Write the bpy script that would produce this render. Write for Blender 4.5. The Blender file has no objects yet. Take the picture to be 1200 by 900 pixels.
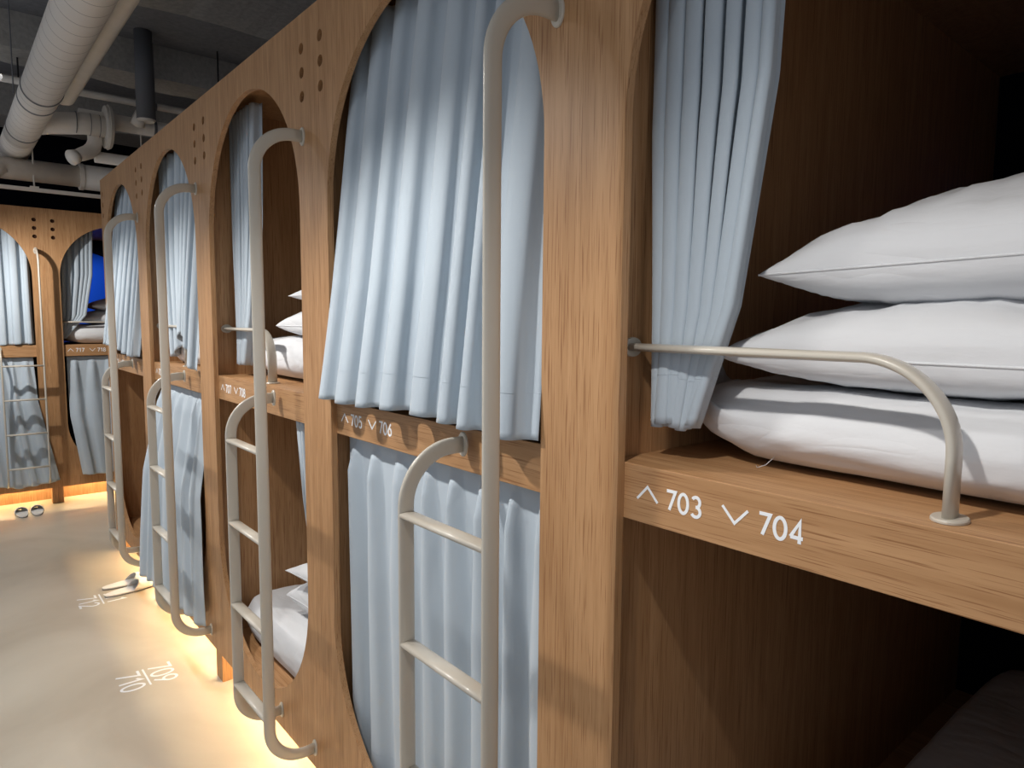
import bpy, bmesh, math, random
from math import sin, cos, pi, sqrt, radians
from mathutils import Vector, Matrix, noise
random.seed(7)
scn = bpy.context.scene
COL = scn.collection

# ------------------------------------------------------------ camera
f_px, yaw, pitch, roll = 794.85, 0.7016, -0.0941, 0.0075
CAM = Vector((-0.8839, 0.0, 1.6337))
fw = Vector((sin(yaw)*cos(pitch), cos(yaw)*cos(pitch), sin(pitch)))
rt = Vector((cos(yaw), -sin(yaw), 0)); up = rt.cross(fw)
r2 = rt*cos(roll) + up*sin(roll); u2 = -rt*sin(roll) + up*cos(roll)
cd = bpy.data.cameras.new('camera'); cam = bpy.data.objects.new('camera', cd); COL.objects.link(cam)
cd.sensor_width = 36; cd.lens = 36*f_px/1200; cd.clip_start = 0.02; cd.clip_end = 60
cam.matrix_world = Matrix(((r2.x, u2.x, -fw.x, CAM.x), (r2.y, u2.y, -fw.y, CAM.y), (r2.z, u2.z, -fw.z, CAM.z), (0, 0, 0, 1)))
scn.camera = cam

# ------------------------------------------------------------ world, lights, exposure
w = bpy.data.worlds.new('world'); scn.world = w; w.use_nodes = True
w.node_tree.nodes['Background'].inputs[0].default_value = (0.86, 0.91, 1.0, 1)
w.node_tree.nodes['Background'].inputs[1].default_value = 0.36
scn.view_settings.view_transform = 'Standard'
scn.view_settings.look = 'None'
scn.view_settings.exposure = 0.37
scn.view_settings.gamma = 1.0
scn.view_settings.use_curve_mapping = False

SPOT_W = 54.0        # power of one corridor spotlight
LED_E = 55.0          # strength of the LED strip under the pods
PANEL_FILL_W = 22.0  # power of the unseen lamp added in berth 717
SPOT_X, SPOT_Z = -0.725, 2.385
SPOT_Y = [0.50, 1.62, 2.76, 3.86, 4.98, 6.15]
SPOT_K = [0.56, 0.86, 1.0, 1.0, 1.0, 1.25]

# ------------------------------------------------------------ helpers
def link(o, parent=None):
    COL.objects.link(o)
    if parent is not None: o.parent = parent
    return o
def tag(o, label=None, cat=None, group=None, kind=None):
    if label: o['label'] = label
    if cat: o['category'] = cat
    if group: o['group'] = group
    if kind: o['kind'] = kind
    return o
def empty(name, loc=(0, 0, 0), rz=0.0, label=None, cat=None, group=None):
    o = bpy.data.objects.new(name, None); COL.objects.link(o)
    o.location = loc; o.rotation_euler = (0, 0, rz); o.empty_display_size = 0.1
    return tag(o, label, cat, group)
def mesh_obj(name, bm, mat, parent=None, smooth=False, bevel=0.0):
    bmesh.ops.recalc_face_normals(bm, faces=bm.faces)
    me = bpy.data.meshes.new(name); bm.to_mesh(me); bm.free()
    for p_ in me.polygons: p_.use_smooth = smooth
    me.materials.append(mat)
    o = link(bpy.data.objects.new(name, me), parent)
    if bevel > 0:
        m_ = o.modifiers.new('bevel', 'BEVEL'); m_.width = bevel; m_.segments = 2; m_.limit_method = 'ANGLE'
    return o
def copy_tree(o, parent=None):
    c = o.copy(); COL.objects.link(c); c.parent = parent
    for ch in list(o.children): copy_tree(ch, c)
    return c
def box(bm, x0, x1, y0, y1, z0, z1):
    vs = [bm.verts.new((x, y, z)) for x in (x0, x1) for y in (y0, y1) for z in (z0, z1)]
    for f in ((0, 1, 3, 2), (4, 6, 7, 5), (0, 4, 5, 1), (2, 3, 7, 6), (0, 2, 6, 4), (1, 5, 7, 3)):
        bm.faces.new([vs[i] for i in f])
def box_obj(name, x0, x1, y0, y1, z0, z1, mat, parent=None, bevel=0.0):
    bm = bmesh.new(); box(bm, x0, x1, y0, y1, z0, z1); return mesh_obj(name, bm, mat, parent, False, bevel)
def cyl(bm, a, b, r, n=24, r_b=None, caps=True):
    a = Vector(a); b = Vector(b); d = (b-a).normalized(); rb = r if r_b is None else r_b
    t = Vector((0, 0, 1)) if abs(d.z) < 0.9 else Vector((1, 0, 0)); e1 = d.cross(t).normalized(); e2 = d.cross(e1)
    A = [bm.verts.new(a+(e1*cos(2*pi*i/n)+e2*sin(2*pi*i/n))*r) for i in range(n)]
    B = [bm.verts.new(b+(e1*cos(2*pi*i/n)+e2*sin(2*pi*i/n))*rb) for i in range(n)]
    for i in range(n): bm.faces.new((A[i], A[(i+1) % n], B[(i+1) % n], B[i]))
    if caps: bm.faces.new(A); bm.faces.new(B[::-1])
def tube(bm, pts, radius, n=20, caps=True):
    """round tube along a polyline; radius a number or a list"""
    pts = [Vector(q) for q in pts]; rings = []; prev = None
    for i, q in enumerate(pts):
        d = ((pts[min(i+1, len(pts)-1)]-pts[max(i-1, 0)])).normalized()
        if prev is None:
            t = Vector((0, 0, 1)) if abs(d.z) < 0.9 else Vector((1, 0, 0)); e1 = d.cross(t).normalized()
        else:
            e1 = (prev - d*prev.dot(d)).normalized()
        prev = e1; e2 = d.cross(e1); r = radius[i] if isinstance(radius, (list, tuple)) else radius
        rings.append([bm.verts.new(q+(e1*cos(2*pi*k/n)+e2*sin(2*pi*k/n))*r) for k in range(n)])
    for a, b in zip(rings, rings[1:]):
        for k in range(n): bm.faces.new((a[k], a[(k+1) % n], b[(k+1) % n], b[k]))
    if caps: bm.faces.new(rings[0]); bm.faces.new(rings[-1][::-1])
def sweep(bm, pts, nrm, a_in, a_n, n=20, ex=3.0):
    """flat oval bar along a planar polyline; a_in = half size in the plane, a_n = half size along nrm"""
    pts = [Vector(q) for q in pts]; nrm = Vector(nrm).normalized(); rings = []
    for i, q in enumerate(pts):
        d = (pts[min(i+1, len(pts)-1)]-pts[max(i-1, 0)]).normalized(); e = nrm.cross(d).normalized()
        ring = []
        for k in range(n):
            t = 2*pi*k/n; c, s = cos(t), sin(t)
            ring.append(bm.verts.new(q + e*(math.copysign(abs(c)**(2/ex), c)*a_in) + nrm*(math.copysign(abs(s)**(2/ex), s)*a_n)))
        rings.append(ring)
    for a, b in zip(rings, rings[1:]):
        for k in range(n): bm.faces.new((a[k], a[(k+1) % n], b[(k+1) % n], b[k]))
    bm.faces.new(rings[0]); bm.faces.new(rings[-1][::-1])
def arc(c, e1, e2, r, a0, a1, n=10):
    c = Vector(c); e1 = Vector(e1); e2 = Vector(e2)
    return [c+e1*r*cos(a0+(a1-a0)*i/n)+e2*r*sin(a0+(a1-a0)*i/n) for i in range(n+1)]
def fbm(x, y, z, o=3):
    return noise.fractal(Vector((x, y, z)), 1.0, 2.0, o, noise_basis='PERLIN_ORIGINAL')

# ------------------------------------------------------------ materials
def new_mat(name):
    m = bpy.data.materials.new(name); m.use_nodes = True; nt = m.node_tree
    return m, nt, nt.nodes['Principled BSDF']
def N(nt, t, **kw):
    n = nt.nodes.new(t)
    for k, v in kw.items(): setattr(n, k, v)
    return n
def L(nt, a, b): nt.links.new(a, b)
def srgb(r, g, b):
    f = lambda c: (c/255/12.92) if c/255 <= 0.04045 else ((c/255+0.055)/1.055)**2.4
    return (f(r), f(g), f(b), 1)
def wood_mat(name, scale, light, dark, pore, rough=0.45):
    m, nt, b = new_mat(name)
    tc = N(nt, 'ShaderNodeTexCoord'); oi = N(nt, 'ShaderNodeObjectInfo')
    mul = N(nt, 'ShaderNodeMath', operation='MULTIPLY'); mul.inputs[1].default_value = 13.7
    L(nt, oi.outputs['Random'], mul.inputs[0])
    add = N(nt, 'ShaderNodeVectorMath', operation='ADD'); L(nt, tc.outputs['Object'], add.inputs[0]); L(nt, mul.outputs[0], add.inputs[1])
    mp = N(nt, 'ShaderNodeMapping'); mp.inputs['Scale'].default_value = scale; L(nt, add.outputs[0], mp.inputs[0])
    # wide cathedral figure: contour lines of a slow noise
    n1 = N(nt, 'ShaderNodeTexNoise'); n1.inputs['Scale'].default_value = 5.0; n1.inputs['Detail'].default_value = 1.5; n1.inputs['Distortion'].default_value = 0.3
    L(nt, mp.outputs[0], n1.inputs[0])
    k = N(nt, 'ShaderNodeMath', operation='MULTIPLY'); k.inputs[1].default_value = 22.0; L(nt, n1.outputs[0], k.inputs[0])
    fr = N(nt, 'ShaderNodeMath', operation='PINGPONG'); fr.inputs[1].default_value = 1.0; L(nt, k.outputs[0], fr.inputs[0])
    # fine streaks
    n2 = N(nt, 'ShaderNodeTexNoise'); n2.inputs['Scale'].default_value = 60.0; n2.inputs['Detail'].default_value = 3.0; n2.inputs['Roughness'].default_value = 0.6
    L(nt, mp.outputs[0], n2.inputs[0])
    n3 = N(nt, 'ShaderNodeTexNoise'); n3.inputs['Scale'].default_value = 420.0; n3.inputs['Detail'].default_value = 2.0
    mp3 = N(nt, 'ShaderNodeMapping'); mp3.inputs['Scale'].default_value = tuple(c*(1 if c == 1 else 0.35) for c in scale); L(nt, add.outputs[0], mp3.inputs[0])
    L(nt, mp3.outputs[0], n3.inputs[0])
    m1 = N(nt, 'ShaderNodeMath', operation='MULTIPLY'); m1.inputs[1].default_value = 0.22; L(nt, fr.outputs[0], m1.inputs[0])
    m2 = N(nt, 'ShaderNodeMath', operation='MULTIPLY_ADD'); m2.inputs[1].default_value = 0.75; L(nt, n2.outputs[0], m2.inputs[0]); L(nt, m1.outputs[0], m2.inputs[2])
    cr = N(nt, 'ShaderNodeValToRGB'); cr.color_ramp.elements[0].position = 0.25; cr.color_ramp.elements[0].color = dark
    cr.color_ramp.elements[1].position = 0.80; cr.color_ramp.elements[1].color = light
    L(nt, m2.outputs[0], cr.inputs[0])
    pr = N(nt, 'ShaderNodeValToRGB'); pr.color_ramp.elements[0].position = 0.33; pr.color_ramp.elements[0].color = (1, 1, 1, 1)
    pr.color_ramp.elements[1].position = 0.45; pr.color_ramp.elements[1].color = (0, 0, 0, 1)
    L(nt, n3.outputs[0], pr.inputs[0])
    mx = N(nt, 'ShaderNodeMix', data_type='RGBA'); L(nt, pr.outputs[0], mx.inputs[0]); L(nt, cr.outputs[0], mx.inputs[6]); mx.inputs[7].default_value = pore
    L(nt, mx.outputs[2], b.inputs['Base Color'])
    b.inputs['Roughness'].default_value = rough; b.inputs['Specular IOR Level'].default_value = 0.3
    bp = N(nt, 'ShaderNodeBump'); bp.inputs['Strength'].default_value = 0.12; bp.inputs['Distance'].default_value = 0.001
    L(nt, n3.outputs[0], bp.inputs['Height']); L(nt, bp.outputs[0], b.inputs['Normal'])
    return m
W_L, W_D, W_P = srgb(193, 151, 109), srgb(166, 124, 84), srgb(146, 103, 67)
WOOD = wood_mat('oak_vertical_grain', (1.0, 1.0, 0.055), W_L, W_D, W_P)
WOOD_H = wood_mat('oak_horizontal_grain', (0.055, 1.0, 1.0), W_L, W_D, W_P)
def plain(name, col, rough=0.6, spec=0.5, metal=0.0, bump=0.0, bscale=60.0, var=0.0, coat=0.0):
    m, nt, b = new_mat(name); b.inputs['Base Color'].default_value = col; b.inputs['Roughness'].default_value = rough
    b.inputs['Specular IOR Level'].default_value = spec; b.inputs['Metallic'].default_value = metal; b.inputs['Coat Weight'].default_value = coat
    tc = N(nt, 'ShaderNodeTexCoord'); n = N(nt, 'ShaderNodeTexNoise'); n.inputs['Scale'].default_value = bscale; n.inputs['Detail'].default_value = 5
    L(nt, tc.outputs['Object'], n.inputs[0])
    if bump > 0:
        bp = N(nt, 'ShaderNodeBump'); bp.inputs['Strength'].default_value = bump; bp.inputs['Distance'].default_value = 0.004
        L(nt, n.outputs[0], bp.inputs['Height']); L(nt, bp.outputs[0], b.inputs['Normal'])
    if var > 0:
        hs = N(nt, 'ShaderNodeHueSaturation'); hs.inputs['Color'].default_value = col
        mr = N(nt, 'ShaderNodeMapRange'); mr.inputs['From Min'].default_value = 0.3; mr.inputs['From Max'].default_value = 0.7
        mr.inputs['To Min'].default_value = 1-var; mr.inputs['To Max'].default_value = 1+var
        L(nt, n.outputs[0], mr.inputs[0]); L(nt, mr.outputs[0], hs.inputs['Value']); L(nt, hs.outputs[0], b.inputs['Base Color'])
    return m
def emis(name, col, s):
    m, nt, b = new_mat(name); b.inputs['Base Color'].default_value = (0, 0, 0, 1)
    b.inputs['Emission Color'].default_value = col; b.inputs['Emission Strength'].default_value = s; return m
METAL = plain('beige_powder_coat', srgb(196, 189, 176), 0.32, 0.5, coat=0.3)
CURTAIN = plain('pale_blue_grey_curtain', srgb(180, 192, 202), 0.75, 0.3, bump=0.08, bscale=500)
CURTAIN.node_tree.nodes['Principled BSDF'].inputs['Sheen Weight'].default_value = 0.25
def linen_material():
    m, nt, b = new_mat('white_cotton'); b.inputs['Base Color'].default_value = srgb(218, 219, 221); b.inputs['Roughness'].default_value = 0.8
    b.inputs['Specular IOR Level'].default_value = 0.25
    tc = N(nt, 'ShaderNodeTexCoord')
    mp = N(nt, 'ShaderNodeMapping'); mp.inputs['Scale'].default_value = (1.0, 2.2, 2.2); mp.inputs['Rotation'].default_value = (0, 0, 0.5); L(nt, tc.outputs['Object'], mp.inputs[0])
    n1 = N(nt, 'ShaderNodeTexNoise'); n1.inputs['Scale'].default_value = 3.2; n1.inputs['Detail'].default_value = 2.5; n1.inputs['Distortion'].default_value = 0.7; L(nt, mp.outputs[0], n1.inputs[0])
    # soft creases: ridges of the noise
    s_ = N(nt, 'ShaderNodeMath', operation='SUBTRACT'); s_.inputs[1].default_value = 0.5; L(nt, n1.outputs[0], s_.inputs[0])
    a_ = N(nt, 'ShaderNodeMath', operation='ABSOLUTE'); L(nt, s_.outputs[0], a_.inputs[0])
    p_ = N(nt, 'ShaderNodeMath', operation='POWER'); p_.inputs[1].default_value = 0.85; L(nt, a_.outputs[0], p_.inputs[0])
    n2 = N(nt, 'ShaderNodeTexNoise'); n2.inputs['Scale'].default_value = 14; n2.inputs['Detail'].default_value = 4; L(nt, mp.outputs[0], n2.inputs[0])
    ad = N(nt, 'ShaderNodeMath', operation='MULTIPLY_ADD'); ad.inputs[1].default_value = 0.25; L(nt, n2.outputs[0], ad.inputs[0]); L(nt, p_.outputs[0], ad.inputs[2])
    bp = N(nt, 'ShaderNodeBump'); bp.inputs['Strength'].default_value = 0.50; bp.inputs['Distance'].default_value = 0.018
    L(nt, ad.outputs[0], bp.inputs['Height']); L(nt, bp.outputs[0], b.inputs['Normal'])
    return m
LINEN = linen_material()
WHITE = plain('white_lettering', srgb(238, 240, 242), 0.6)
DARK = plain('dark_void', (0.006, 0.006, 0.008, 1), 0.9, 0.1)
HOLE_SHADE = plain('painted_hole_shade', srgb(60, 36, 24), 0.8, 0.2)  # dark brown stands in for the shade inside the air holes
NAVY = plain('blue_fabric_panel', srgb(8, 72, 190), 0.8, 0.2, bump=0.2, bscale=300)
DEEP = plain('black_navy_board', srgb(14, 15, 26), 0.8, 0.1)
CONC = plain('dark_concrete', srgb(172, 169, 164), 0.85, 0.2, bump=0.6, bscale=35, var=0.14)
CONC_D = plain('darker_grey_concrete', srgb(134, 135, 139), 0.85, 0.2, bump=0.5, bscale=30, var=0.12)  # darker grey than the beam concrete, for the ceiling slab
DUCT = plain('off_white_duct_wrap', srgb(232, 225, 216), 0.55, 0.4, var=0.04, bscale=14)
DUCT_RING = plain('ring_jointed_duct_wrap', srgb(190, 183, 176), 0.55, 0.4)
def ring_lines():
    nt = DUCT_RING.node_tree; b = nt.nodes['Principled BSDF']
    tc = N(nt, 'ShaderNodeTexCoord'); sp = N(nt, 'ShaderNodeSeparateXYZ'); L(nt, tc.outputs['Object'], sp.inputs[0])
    d = N(nt, 'ShaderNodeMath', operation='MULTIPLY'); d.inputs[1].default_value = 1/0.135; L(nt, sp.outputs['Y'], d.inputs[0])
    f = N(nt, 'ShaderNodeMath', operation='FRACT'); L(nt, d.outputs[0], f.inputs[0])
    g = N(nt, 'ShaderNodeMath', operation='LESS_THAN'); g.inputs[1].default_value = 0.045; L(nt, f.outputs[0], g.inputs[0])
    mx = N(nt, 'ShaderNodeMix', data_type='RGBA'); L(nt, g.outputs[0], mx.inputs[0]); mx.inputs[6].default_value = srgb(232, 225, 216); mx.inputs[7].default_value = srgb(172, 164, 156)
    L(nt, mx.outputs[2], b.inputs['Base Color'])
ring_lines()
PIPE = plain('off_white_pipe', srgb(232, 225, 215), 0.6, 0.4, var=0.04, bscale=10)
GREYM = plain('dark_grey_pipe', srgb(112, 113, 117), 0.6, 0.4)
BLACKM = plain('black_metal', srgb(28, 28, 30), 0.5, 0.4)
WALLM = plain('warm_white_plaster', srgb(205, 202, 196), 0.8, 0.2, var=0.03, bscale=3)
SLIP = plain('white_slipper', srgb(228, 226, 222), 0.7, 0.3)
SLIP_S = plain('grey_slipper_sole', srgb(120, 118, 116), 0.8, 0.3)
LED = emis('warm_led', (1.0, 0.79, 0.43, 1), LED_E)
LENS = emis('spotlight_lens', (1.0, 0.97, 0.92, 1), 40)
def floor_material():
    m, nt, b = new_mat('beige_screed')
    tc = N(nt, 'ShaderNodeTexCoord')
    n = N(nt, 'ShaderNodeTexNoise'); n.inputs['Scale'].default_value = 1.1; n.inputs['Detail'].default_value = 7; n.inputs['Distortion'].default_value = 0.8
    L(nt, tc.outputs['Object'], n.inputs[0])
    cr = N(nt, 'ShaderNodeValToRGB'); cr.color_ramp.elements[0].position = 0.35; cr.color_ramp.elements[0].color = srgb(183, 171, 152)
    cr.color_ramp.elements[1].position = 0.65; cr.color_ramp.elements[1].color = srgb(204, 194, 176)
    L(nt, n.outputs[0], cr.inputs[0]); L(nt, cr.outputs[0], b.inputs['Base Color'])
    v = N(nt, 'ShaderNodeTexNoise'); v.inputs['Scale'].default_value = 6; L(nt, tc.outputs['Object'], v.inputs[0])
    mr = N(nt, 'ShaderNodeMapRange'); mr.inputs['To Min'].default_value = 0.28; mr.inputs['To Max'].default_value = 0.5
    L(nt, v.outputs[0], mr.inputs[0]); L(nt, mr.outputs[0], b.inputs['Roughness'])
    b.inputs['Specular IOR Level'].default_value = 0.4
    return m
FLOOR = floor_material()

# ------------------------------------------------------------ the setting
tag(box_obj('floor', -2.6, 3.6, -3.0, 10.0, -0.1, 0.0, FLOOR), kind='structure')
tag(box_obj('ceiling', -2.6, 3.6, -3.0, 10.0, 3.75, 3.9, CONC_D), kind='structure')
tag(box_obj('wall_back', -2.6, 3.6, 9.6, 9.7, 0, 3.75, DEEP), kind='structure')
tag(box_obj('wall_right', 3.5, 3.6, -3.0, 9.6, 0, 3.75, DEEP), kind='structure')
# concrete beams crossing the corridor
def beam(y0, y1, z0, m):
    bm = bmesh.new(); box(bm, -2.6, 3.5, y0, y1, z0, 3.75)
    bmesh.ops.subdivide_edges(bm, edges=[e for e in bm.edges if abs(e.verts[0].co.x-e.verts[1].co.x) > 1], cuts=70, use_grid_fill=True)
    for v in bm.verts:
        if v.co.z < z0+0.01:
            v.co.y += 0.02*fbm(v.co.x*5, v.co.y, 0.3); v.co.z += 0.012*fbm(v.co.x*4, v.co.y*3, 5.3)
    return tag(mesh_obj('ceiling_beam', bm, m), kind='structure')
beam(3.3, 4.71, 3.5, CONC); beam(6.02, 6.40, 3.5, CONC); beam(7.6, 8.1, 3.4, CONC); beam(0.6, 1.6, 3.5, CONC)

# ------------------------------------------------------------ pod dimensions (local: x right, y into the pod, z up)
P = 1.12; HW = P/2; M = 0.0982; R = HW-M; T = 0.0186
ZT, ZA, S1, S0, ZB, ZP = 2.5433, 2.4366, 1.389, 1.2899, 0.2442, 0.1423
YC = [-0.26+(k+0.5)*P for k in range(5)]
FARY = 7.0262; XS = -0.153
DECK = 0.235; IN = HW-0.068

def panel_mesh():
    cu = bpy.data.curves.new('front_panel', 'CURVE'); cu.dimensions = '2D'; cu.fill_mode = 'BOTH'; cu.extrude = T/2
    cu.bevel_depth = 0.0
    def spl(pts):
        s = cu.splines.new('POLY'); s.points.add(len(pts)-1); s.use_cyclic_u = True
        for q, (x, y) in zip(s.points, pts): q.co = (x, y, 0, 1)
    g = 0.0002
    spl([(-HW+g, ZP), (HW-g, ZP), (HW-g, ZT), (-HW+g, ZT)])
    n = 48; pts = [(R*cos(pi*i/n), ZA-R+R*sin(pi*i/n)) for i in range(n+1)]
    pts += [(-R*cos(pi*i/n), ZB+R-R*sin(pi*i/n)) for i in range(n+1)]
    spl(pts)
    for sx in (-1, 1):
        for z in (2.444, 2.374, 2.304):
            spl([(sx*0.495+0.0165*cos(2*pi*i/20), z+0.0165*sin(2*pi*i/20)) for i in range(20)])
    o = bpy.data.objects.new('tmp', cu); COL.objects.link(o)
    me = bpy.data.meshes.new_from_object(o); bpy.data.objects.remove(o)
    me.transform(Matrix.Translation((0, T/2, 0)) @ Matrix.Rotation(pi/2, 4, 'X'))
    me.name = 'front_panel'
    for p_ in me.polygons: p_.use_smooth = False
    return me
def make_pod():
    r = empty('capsule_bunk')
    me = panel_mesh(); me.materials.clear(); me.materials.append(WOOD)
    o = link(bpy.data.objects.new('front_panel', me), r)
    bv = o.modifiers.new('bevel', 'BEVEL'); bv.width = 0.0006; bv.segments = 2; bv.limit_method = 'ANGLE'; bv.angle_limit = radians(50)
    for sx in (-1, 1):
        a, b = sorted((sx*IN, sx*(HW-0.001)))
        bm = bmesh.new(); box(bm, a, b, 0.045, 2.05, 0.2, 2.50)
        # front lipping of the wall, cut away behind the air holes
        a2, b2 = sorted((sx*IN, sx*(HW-0.001))); box(bm, a2, b2, T, 0.045, 0.2, 2.275)
        mesh_obj('side_wall', bm, WOOD, r)
        bm = bmesh.new(); box(bm, *sorted((sx*0.518, sx*0.559)), 0.010, 0.10, 0.0, 0.20)
        mesh_obj('foot', bm, WOOD, r, bevel=0.001)
        for z in (2.444, 2.374, 2.304):
            bm = bmesh.new(); cyl(bm, (sx*0.495, T+0.0005, z), (sx*0.495, T+0.004, z), 0.0195, 20)  # dark disc behind each air hole, shade put in as colour
            mesh_obj('hole_shade_disc', bm, HOLE_SHADE, r)
    box_obj('shelf_deck', -IN, IN, T, 2.03, S0, S1, WOOD_H, r, bevel=0.0015)
    box_obj('lower_deck', -IN, IN, T, 2.03, 0.20, DECK, WOOD_H, r)
    box_obj('roof_board', -HW+0.001, HW-0.001, 0.05, 2.05, 2.50, 2.52, WOOD, r)
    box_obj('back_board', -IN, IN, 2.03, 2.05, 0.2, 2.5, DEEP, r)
    # arch-topped blue panel at the head of the upper berth
    bm = bmesh.new(); n = 30; R3 = 0.47
    pts = [(-R3, S1)] + [(-R3*cos(pi*i/n), 2.36-R3+R3*sin(pi*i/n)) for i in range(n+1)] + [(R3, S1)]
    A = [bm.verts.new((x, 2.0, z)) for x, z in pts]; B = [bm.verts.new((x, 2.03, z)) for x, z in pts]
    bm.faces.new(A); bm.faces.new(B[::-1])
    for i in range(len(A)): bm.faces.new((A[i], B[i], B[(i+1) % len(A)], A[(i+1) % len(A)]))
    mesh_obj('headboard', bm, NAVY, r)
    box_obj('plinth_board', -HW, HW, 0.21, 0.23, 0.0, 0.2, WOOD, r)
    st = box_obj('led_strip', -0.50, 0.50, 0.135, 0.15, 0.192, 0.199, LED, r); st['label'] = 'glowing warm LED strip'
    return r

# ------------------------------------------------------------ lettering
def glyph(c):
    def el(cx, cy, rx, ry, a0, a1, n=18): return [(cx+rx*cos(radians(a0+(a1-a0)*i/n)), cy+ry*sin(radians(a0+(a1-a0)*i/n))) for i in range(n+1)]
    W = 0.56
    return {
        '0': [el(.28, .5, .25, .45, 0, 360, 30)],
        '1': [[(.10, .78), (.30, .95), (.30, .05)]],
        '2': [el(.28, .70, .23, .25, 165, -35, 14)+[(.05, .05), (.53, .05)]],
        '3': [el(.27, .715, .21, .235, 150, -90, 16), el(.27, .265, .24, .235, 90, -150, 16)],
        '4': [[(.42, .05), (.42, .95), (.04, .28)], [(.03, .28), (.56, .28)]],
        '5': [[(.49, .95), (.13, .95), (.09, .53)]+el(.27, .33, .24, .28, 130, -145, 18)],
        '6': [el(.28, .32, .23, .27, 0, 360, 26), [(.44, .95), (.10, .48)]],
        '7': [[(.04, .95), (.53, .95), (.20, .05)]],
        '8': [el(.28, .725, .20, .225, 0, 360, 24), el(.28, .28, .24, .235, 0, 360, 24)],
        '9': [el(.28, .68, .23, .27, 0, 360, 26), [(.12, .05), (.46, .52)]],
        '^': [[(.0, .05), (.42, .95), (.84, .05)]],
        'v': [[(.0, .95), (.42, .05), (.84, .95)]],
    }[c], {'^': .84, 'v': .84, '1': .46}.get(c, W)
def strokes(bm, polys, to3, wd, th):
    """ribbons of width wd; to3(x,y,depth) maps to 3D"""
    for ip, pl in enumerate(polys):
        if ip: th = th+0.00012
        n = len(pl); closed = (abs(pl[0][0]-pl[-1][0]) + abs(pl[0][1]-pl[-1][1])) < 1e-5
        rows = []
        for i in range(n):
            a = pl[i-1] if i > 0 else (pl[-2] if closed else pl[0]); b = pl[i]; c = pl[i+1] if i < n-1 else (pl[1] if closed else pl[-1])
            d1 = Vector((b[0]-a[0], b[1]-a[1])); d2 = Vector((c[0]-b[0], c[1]-b[1]))
            if d1.length < 1e-9: d1 = d2
            if d2.length < 1e-9: d2 = d1
            d1.normalize(); d2.normalize(); n1 = Vector((-d1.y, d1.x)); n2 = Vector((-d2.y, d2.x)); mm = (n1+n2)
            if mm.length < 1e-6: mm = n1
            mm.normalize(); k = min(1/max(mm.dot(n1), 0.35), 2.4)*wd/2
            l = (b[0]+mm.x*k, b[1]+mm.y*k); r = (b[0]-mm.x*k, b[1]-mm.y*k)
            rows.append([bm.verts.new(to3(*l, 0)), bm.verts.new(to3(*r, 0)), bm.verts.new(to3(*r, th)), bm.verts.new(to3(*l, th))])
        for a, b in zip(rows, rows[1:]):
            for k in range(4): bm.faces.new((a[k], a[(k+1) % 4], b[(k+1) % 4], b[k]))
        bm.faces.new(rows[0]); bm.faces.new(rows[-1][::-1])
def text_mesh(bm, txt, h, wd, to3, x0=0.0, gap=0.13, th=0.0006):
    x = x0
    for c in txt:
        pls, wid = glyph(c)
        strokes(bm, [[(x+px*h, py*h) for px, py in pl] for pl in pls], to3, wd, th)
        x += (wid+gap)*h
    return x-gap*h-x0
def band_numbers(parent, up_no, dn_no):
    zb = 1.3235; h = 0.0345; y = T
    for arrow, ax, txt, tx in (('^', -0.432, up_no, -0.372), ('v', -0.267, dn_no, -0.207)):
        bm = bmesh.new()
        strokes(bm, [[(ax+px*0.051, zb+0.006+py*0.026) for px, py in pl] for pl in glyph(arrow)[0]], lambda a, b, d: (a, y-d, b), 0.0042, 0.0006)
        text_mesh(bm, txt, h, 0.0052, lambda a, b, d: (a, y-d, zb+b), x0=tx, gap=0.14)
        o = mesh_obj('room_number', bm, WHITE, parent); o['label'] = 'white number %s with arrow %s' % (txt, 'up' if arrow == '^' else 'down')

pods = {}
proto = make_pod()
pod_info = [(0, 'main', '703', '704', 'near oak bunk unit marked 703 and 704, cut by the right edge of the photo'),
            (1, 'main', '705', '706', 'oak bunk unit marked 705 and 706 with both curtains drawn shut'),
            (2, 'main', '707', '708', 'oak bunk unit marked 707 and 708 with white bedding showing in both berths'),
            (3, 'main', '709', '710', 'oak bunk unit marked 709 and 710 whose lower curtain hangs out over the panel'),
            (4, 'main', '711', '712', 'last oak bunk unit of the long row, marked 711 and 712, lower berth open'),
            (0, 'far', '717', '718', 'far oak bunk unit marked 717 and 718 with a blue glow inside'),
            (-1, 'far', '715', '716', 'far oak bunk unit at the left edge of the photo, behind the slippers')]
for i, (k, where, a, b, lab) in enumerate(pod_info):
    o = proto if i == 0 else copy_tree(proto)
    if where == 'main': o.location = (0, YC[k], 0); o.rotation_euler = (0, 0, -pi/2)
    else: o.location = (XS+HW+k*P, FARY, 0); o.rotation_euler = (0, 0, 0)
    tag(o, lab, 'bunk bed', 'capsule bunks along the corridor'); pods[a] = o
for i, (k, where, a, b, lab) in enumerate(pod_info): band_numbers(pods[a], a, b)
def place(o, pod):
    """put a top-level thing, modelled in pod coordinates, at its pod"""
    q = pods[pod]; o.location = q.location; o.rotation_euler = q.rotation_euler
    return o

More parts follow.
